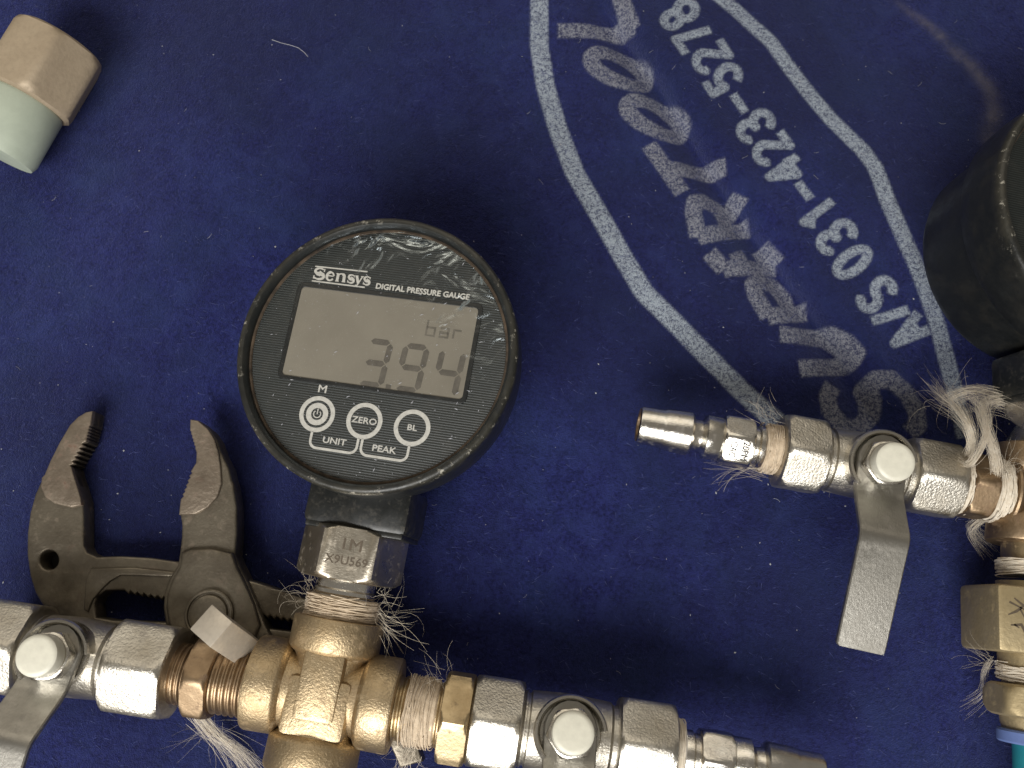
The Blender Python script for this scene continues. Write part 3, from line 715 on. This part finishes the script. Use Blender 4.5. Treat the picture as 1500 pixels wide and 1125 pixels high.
# ------------------------------------------------------------------ right assembly: plug, valve, brass tee, second gauge and hose
RROOT = (39.3, -18.0, 0); RA = R_(-10.7)
right = empty('pressure_test_manifold', RROOT, RA)
tag(right, 'chrome plug and lever valve on a brass tee with black gauge and teal hose', 'pressure gauge')
rinv = (Matrix.Translation(RROOT) @ Matrix.Rotation(RA, 4, 'Z')).inverted()
Rc = lambda u, v, z: tuple(rinv @ Vector(at(u, v, z)))
ZR = 20; RX = T(0, 0, ZR)
npl = nipple(right, RX)
# stamp on the plug's lower hexagon facet
engr('stamped_lettering', [('20PM', 3.0, 0, 1.7, .06, .06, .9), ('CAC', 2.8, 0, -1.9, .06, .03, .9)], npl,
     Matrix.Rotation(R_(30), 4, 'X') @ T(30.5, 0, 7.3) @ Matrix.Rotation(R_(-90), 4, 'Z'), M_INKD)
mb = MB(); hemp_ring(mb, 38.6, 44.2, 7.4, RX, 36, 1.0); o = mb.build('hemp_seal', M_HEMP, right); o['kind'] = 'stuff'
valve(right, RX @ T(70.6, 0, 0) @ Matrix.Rotation(R_(5.5), 4, 'X'), -27.0, -13.6, 12.0, 27.2, M_ROUGHN, R_(-1.5), r_body=9.8, a=11.0)
mb = MB(); hemp_ring(mb, 97.0, 100.6, 9.0, RX, 30, .8); hemp_ring(mb, 107.6, 112.4, 9.6, RX, 44, 1.2); o = mb.build('hemp_seal', M_HEMPW, right); o['kind'] = 'stuff'
mb = MB(); mb.loft([(96, 7), (101, 7)], RX, n=32); mb.hexnut(99.8, 107.6, 9.3, RX, ch=.7); mb.loft([(107, 7.6), (113.5, 7.6)], RX, n=32); mb.build('brass_union', M_COPPER, right)
# tee: arm towards the valve, arm up to the gauge, arm down to the block
TC = Vector((120.5, 0, ZR)); TM = T(*TC)
mb = MB()
for d, reach in (((-1, 0, 0), 8.6), ((0, 1, 0), 15), ((0, -1, 0), 15)):
    mb.loft([(0, 9.4), (5, 9.6), (6.4, 10.6), (7.4, 11.2), (reach-.8, 11.3), (reach-.2, 11.0), (reach, 10.4), (reach+.02, 8)], TM @ frame((0, 0, 0), d), n=56)
mb.build('brass_tee', M_COPPER, right)
RGM = frame((171.0, 36.3, 32.6), (.975, -.085, -.235), (.245, -.008, 1)) @ T(0, 0, 19)
GG = gauge(right, rinv @ RGM, full=False)
gl_ = rinv @ RGM
nb0 = gl_ @ Vector((0, -50, -22)); tt = TC+Vector((0, 14.5, 0)); dd_ = (nb0-tt)
BF = frame(tt, dd_)
mb = MB(); mb.loft([(-3, 7.4), (dd_.length+2, 7.4)], BF, n=40)
if dd_.length > 8: mb.hexnut(dd_.length-10.5, dd_.length+.6, 12.0, BF, ch=1, flat_up=True)
mb.build('gauge_hex', M_NICKEL, right)
# downward branch
DB = frame((TC.x, TC.y, TC.z), (0.08, -1, 0))
mb = MB(); mb.loft([(14, 8), (24, 8)], DB, n=40); mb.build('brass_stub', M_BRASS, right)
mb = MB(); hemp_ring(mb, 19.5, 24, 9.2, DB, 30, 1.0); hemp_ring(mb, 50.0, 54.5, 9.8, DB, 36, 1.0); o = mb.build('hemp_seal', M_HEMPW, right); o['kind'] = 'stuff'
mb = MB(); mb.rbox((37.3, 0, 0), (9.4, 16.2, 11.5), 1.5, DB); mb.loft([(26, 9.6), (50.5, 9.6)], DB, n=40)
blk = mb.build('brass_block', M_BLOCK, right)
mb = MB()
for st in ([(31.6, -8.2), (33.5, -5.6), (35.2, -7.6), (36.4, -10)], [(32.8, -9.6), (34.8, -4.8)], [(34.5, -6.6), (36.8, -5.4)], [(39.2, -9.4), (38.8, -6.4), (41.8, -4.8), (43.4, -5.4)], [(38.9, -8.4), (39.8, -7.0)]):
    st = [(x, y-3.4) for x, y in st]; mb.ribbon(st, [.35]+[.75]*(len(st)-2)+[.3] if len(st) > 2 else [.6, .3], 11.56)
# small scratched mark, drawn towards the mat's centre side of the block
mb.build('engraved_mark', M_INK, blk, DB, 0)
mb = MB(); mb.loft([(53.5, 8.6), (57, 8.6)], DB, n=40); mb.hexnut(55.2, 64.2, 12.0, DB, ch=1.6); mb.loft([(64, 9.6), (66.5, 9.2), (68, 8.8)], DB, n=40); mb.build('brass_union', M_BLOCK, right)
mb = MB(); mb.loft([(67.6, 8.6), (67.8, 9.9), (68.3, 10.3), (70.9, 10.3), (71.4, 9.9), (71.5, 7.4)], DB, n=48); mb.build('hose_ring', M_BLUEPL, right)
mb = MB(); mb.loft([(70.8, 6.4), (71.3, 6.4), (74, 6.4), (120, 6.4)], DB, n=48); mb.build('hose', M_TEAL, right)
mb = MB()
lock(mb, [Rc(1418, 672, 28), Rc(1424, 650, 34), Rc(1418, 622, 38), Rc(1402, 598, 34), Rc(1382, 582, 26), Rc(1363, 560, 16)], 110, 2.6, .06, 1.7)
lock(mb, [Rc(1400, 668, 28), Rc(1418, 680, 32), Rc(1436, 660, 38), Rc(1446, 625, 40), Rc(1436, 592, 36), Rc(1412, 578, 30)], 90, 2.1, .06, 1.5)
lock(mb, [Rc(1462, 700, 28), Rc(1456, 660, 34), Rc(1440, 615, 34), Rc(1444, 588, 30), Rc(1480, 590, 24), Rc(1530, 612, 20)], 110, 2.7, .06, 1.4)
lock(mb, [Rc(1390, 585, 20), Rc(1425, 572, 24), Rc(1470, 583, 26), Rc(1520, 605, 26)], 70, 3.6, .055, 1.4)
lock(mb, [Rc(1450, 755, 16), Rc(1432, 765, 12), Rc(1424, 775, 8), Rc(1436, 790, 4), Rc(1448, 800, 2)], 90, 2.4, .06, 2.2)
strands(mb, Rc(1470, 690, 30), (.1, .9, .3), 26, 11, .6, 2.4, .06, 4)
strands(mb, Rc(1400, 590, 22), (-.6, .5, .2), 26, 13, .6, 2.2, .055, 6)
strands(mb, Rc(1126, 612, 24), (-.5, .8, .1), 18, 9, .5, 2.0, .06, 4)
strands(mb, Rc(1118, 686, 16), (-1, 0, -.15), 50, 17, .16, .9, .07, 3)
strands(mb, Rc(1450, 968, 26), (-1, .1, .1), 16, 9, .3, 1.0, .05)
lock(mb, [Rc(1452, 965, 22), Rc(1440, 985, 14), Rc(1440, 1005, 8), Rc(1436, 1020, 4), Rc(1405, 1040, 2)], 26, 1.6, .05, 1.2)
o = mb.build('hemp_fibres', M_HEMPW, right); o['kind'] = 'stuff'

# ------------------------------------------------------------------ pliers
pl_o = at(306, 900, 0)
pl = empty('slip_joint_pliers', (pl_o[0], pl_o[1], 0))
tag(pl, 'open slip joint pliers with rusty toothed jaws lying on the blue mat', 'pliers')
cp = lambda z, *p: [tuple((at(x/3.215, 570+y/3.215, z)-np.array([pl_o[0], pl_o[1], 0]))[:2]) for x, y in p]
def teeth(p0, p1, n, depth):
    p0, p1 = np.array(p0, float), np.array(p1, float); d = (p1-p0)/n; nn = np.array([d[1], -d[0]]); nn = nn/np.hypot(*nn)
    out = []
    for i in range(n): out += [tuple(p0+d*i), tuple(p0+d*(i+.75)+nn*depth)]
    return out+[tuple(p1)]
ZT = 11
inner_l = [(432, 100), (424, 150)]+teeth((421, 165), (404, 235), 5, -5)+teeth((400, 245), (332, 368), 6, -13)+[(340, 400), (356, 450)]
outer_l = [(200, 400), (225, 340), (270, 250), (320, 165), (360, 125), (400, 102)]
jl = inner_l+[(378, 520), (381, 600), (381, 735), (398, 768), (445, 788), (560, 784), (700, 792), (835, 812), (1000, 850), (1215, 912), (1400, 975), (1500, 1010), (1640, 1120), (1780, 1300), (1900, 1500),
     (1990, 1760), (1880, 1790), (1780, 1560), (1640, 1380), (1500, 1260), (1400, 1215), (1200, 1180), (900, 1165), (600, 1150), (420, 1140), (290, 1110), (200, 1045), (150, 960), (125, 880), (111, 780), (112, 680), (125, 580), (150, 490), (180, 425)]+outer_l
slot = [(432, 1010), (445, 975), (485, 948)]+teeth((570, 946), (1390, 1090), 26, -16)+[(1420, 1150), (1200, 1120), (800, 1098), (520, 1088), (440, 1075)]
jaw1 = slab('slotted_jaw', [cp(ZT, *jl), cp(ZT, *slot), cp(ZT, *[(216+44*math.cos(2*math.pi*i/24), 803+46*math.sin(2*math.pi*i/24)) for i in range(24)])], 1.2, 9.2, .8, M_STEEL, pl)
pad1 = [(432, 100), (424, 150)]+teeth((421, 165), (404, 235), 5, -5)+teeth((400, 245), (332, 368), 6, -13)+[(340, 400), (356, 450), (376, 515), (378, 545), (330, 556), (250, 538), (205, 505), (186, 460), (190, 415)]+[(204, 400), (229, 340), (274, 250), (323, 167), (362, 128), (400, 105)]
slab('jaw_pad', [cp(ZT, *pad1)], 2.0, 10.4, .5, M_RUST, jaw1)
hb = MB(); hb.loft([(.9, 4.4), (1.6, 4.4)], T(*cp(ZT, (216, 803))[0], 0) @ UPR, n=24); hb.build('rivet', M_GRIP, jaw1)
slab('rib', [cp(ZT, (420, 842), (620, 838), (840, 862), (840, 885), (640, 878), (560, 876), (510, 905), (470, 945), (430, 990), (405, 1050), (385, 1040), (395, 900))], 8.0, 10.0, .5, M_STEEL, jaw1)
jr = [(903, 146), (940, 150), (990, 190), (1025, 240), (1045, 300), (1080, 370), (1105, 470), (1118, 560), (1118, 680), (1110, 780), (1130, 830), (1170, 910), (1210, 1000), (1250, 1110), (1330, 1260), (1430, 1480), (1520, 1760),
      (1400, 1790), (1300, 1560), (1180, 1380), (1060, 1290), (930, 1270), (830, 1220), (785, 1130), (770, 1030), (775, 960), (800, 890), (838, 830), (850, 760), (856, 700), (858, 640), (850, 590)]+teeth((858, 520), (905, 390), 6, -8)+[(930, 350), (932, 300)]+teeth((926, 285), (902, 200), 5, -4)
jaw2 = slab('pivot_jaw', [cp(ZT, *jr)], 3.0, 11.6, .9, M_STEEL, pl)
pad2 = [(903, 146), (940, 152), (985, 190), (1018, 240), (1036, 300), (1046, 370), (1050, 450), (1030, 510), (985, 560), (930, 590), (850, 594)]+teeth((858, 520), (905, 390), 6, -8)+[(930, 350), (932, 300)]+teeth((926, 285), (902, 200), 5, -4)
slab('jaw_pad', [cp(ZT, *pad2)], 3.6, 12.6, .5, M_RUST, jaw2)
slab('boss', [cp(ZT+1, (858, 770), (900, 752), (1000, 748), (1098, 770), (1120, 835), (1160, 915), (1198, 1005), (1230, 1110), (1180, 1230), (1000, 1250), (850, 1200), (800, 1120), (786, 1030), (792, 965), (815, 898), (850, 835))], 9, 13.4, 1.2, M_STEEL, jaw2)
pc = cp(14, (985, 1060))[0]; PV = T(pc[0], pc[1], 0) @ UPR
mb = MB(); mb.loft([(1, 7.4), (13.6, 7.4), (14.6, 7.3), (14.9, 6.9), (14.9, 6.5), (14.3, 6.2), (14.3, 5.9), (15.2, 5.5), (15.5, 4.6), (15.6, 2)], PV, n=48); mb.build('pivot_bolt', M_STEEL, pl)

# ------------------------------------------------------------------ square bar leaning between the pliers and the cross
p0 = Vector(at(309, 916, 41)); p1 = p0.lerp(Vector(at(378, 964, 11)), .82)
bar = empty('square_bar', (p0.x, p0.y, 14)); tag(bar, 'short square steel bar end leaning over the pliers pivot against the brass cross', 'bar')
BFm = frame(p0-Vector((p0.x, p0.y, 14)), p1-p0) @ Matrix.Rotation(R_(-27), 4, 'X')
mb = MB(); mb.rbox(((p1-p0).length/2, 0, 0), ((p1-p0).length/2, 4.2, 4.4), .3, BFm); mb.build('shaft', M_BAR, bar)

# ------------------------------------------------------------------ hexagonal fitting with a pale green sleeve
hc = Vector(at(34, 70, 28)); hd = Vector((-.42, -.90, -.06)).normalized()
fit = empty('hex_fitting', (hc.x, hc.y, 0)); tag(fit, 'brass hexagon fitting with a pale green sleeve lying alone on the mat', 'fitting')
HM = frame(Vector((0, 0, 14.2)), hd) @ T(-12.5, 0, 0)
mb = MB(); mb.hexnut(0, 25, 14.6, HM, ch=2.2, flat_up=True); mb.build('hexagon', M_TAN, fit)
mb = MB(); mb.loft([(24.5, 10), (24.8, 12.6), (26, 13.2), (44, 13.4), (46, 12.6), (46.3, 10)], HM, n=56); mb.build('sleeve', M_GREEN, fit)
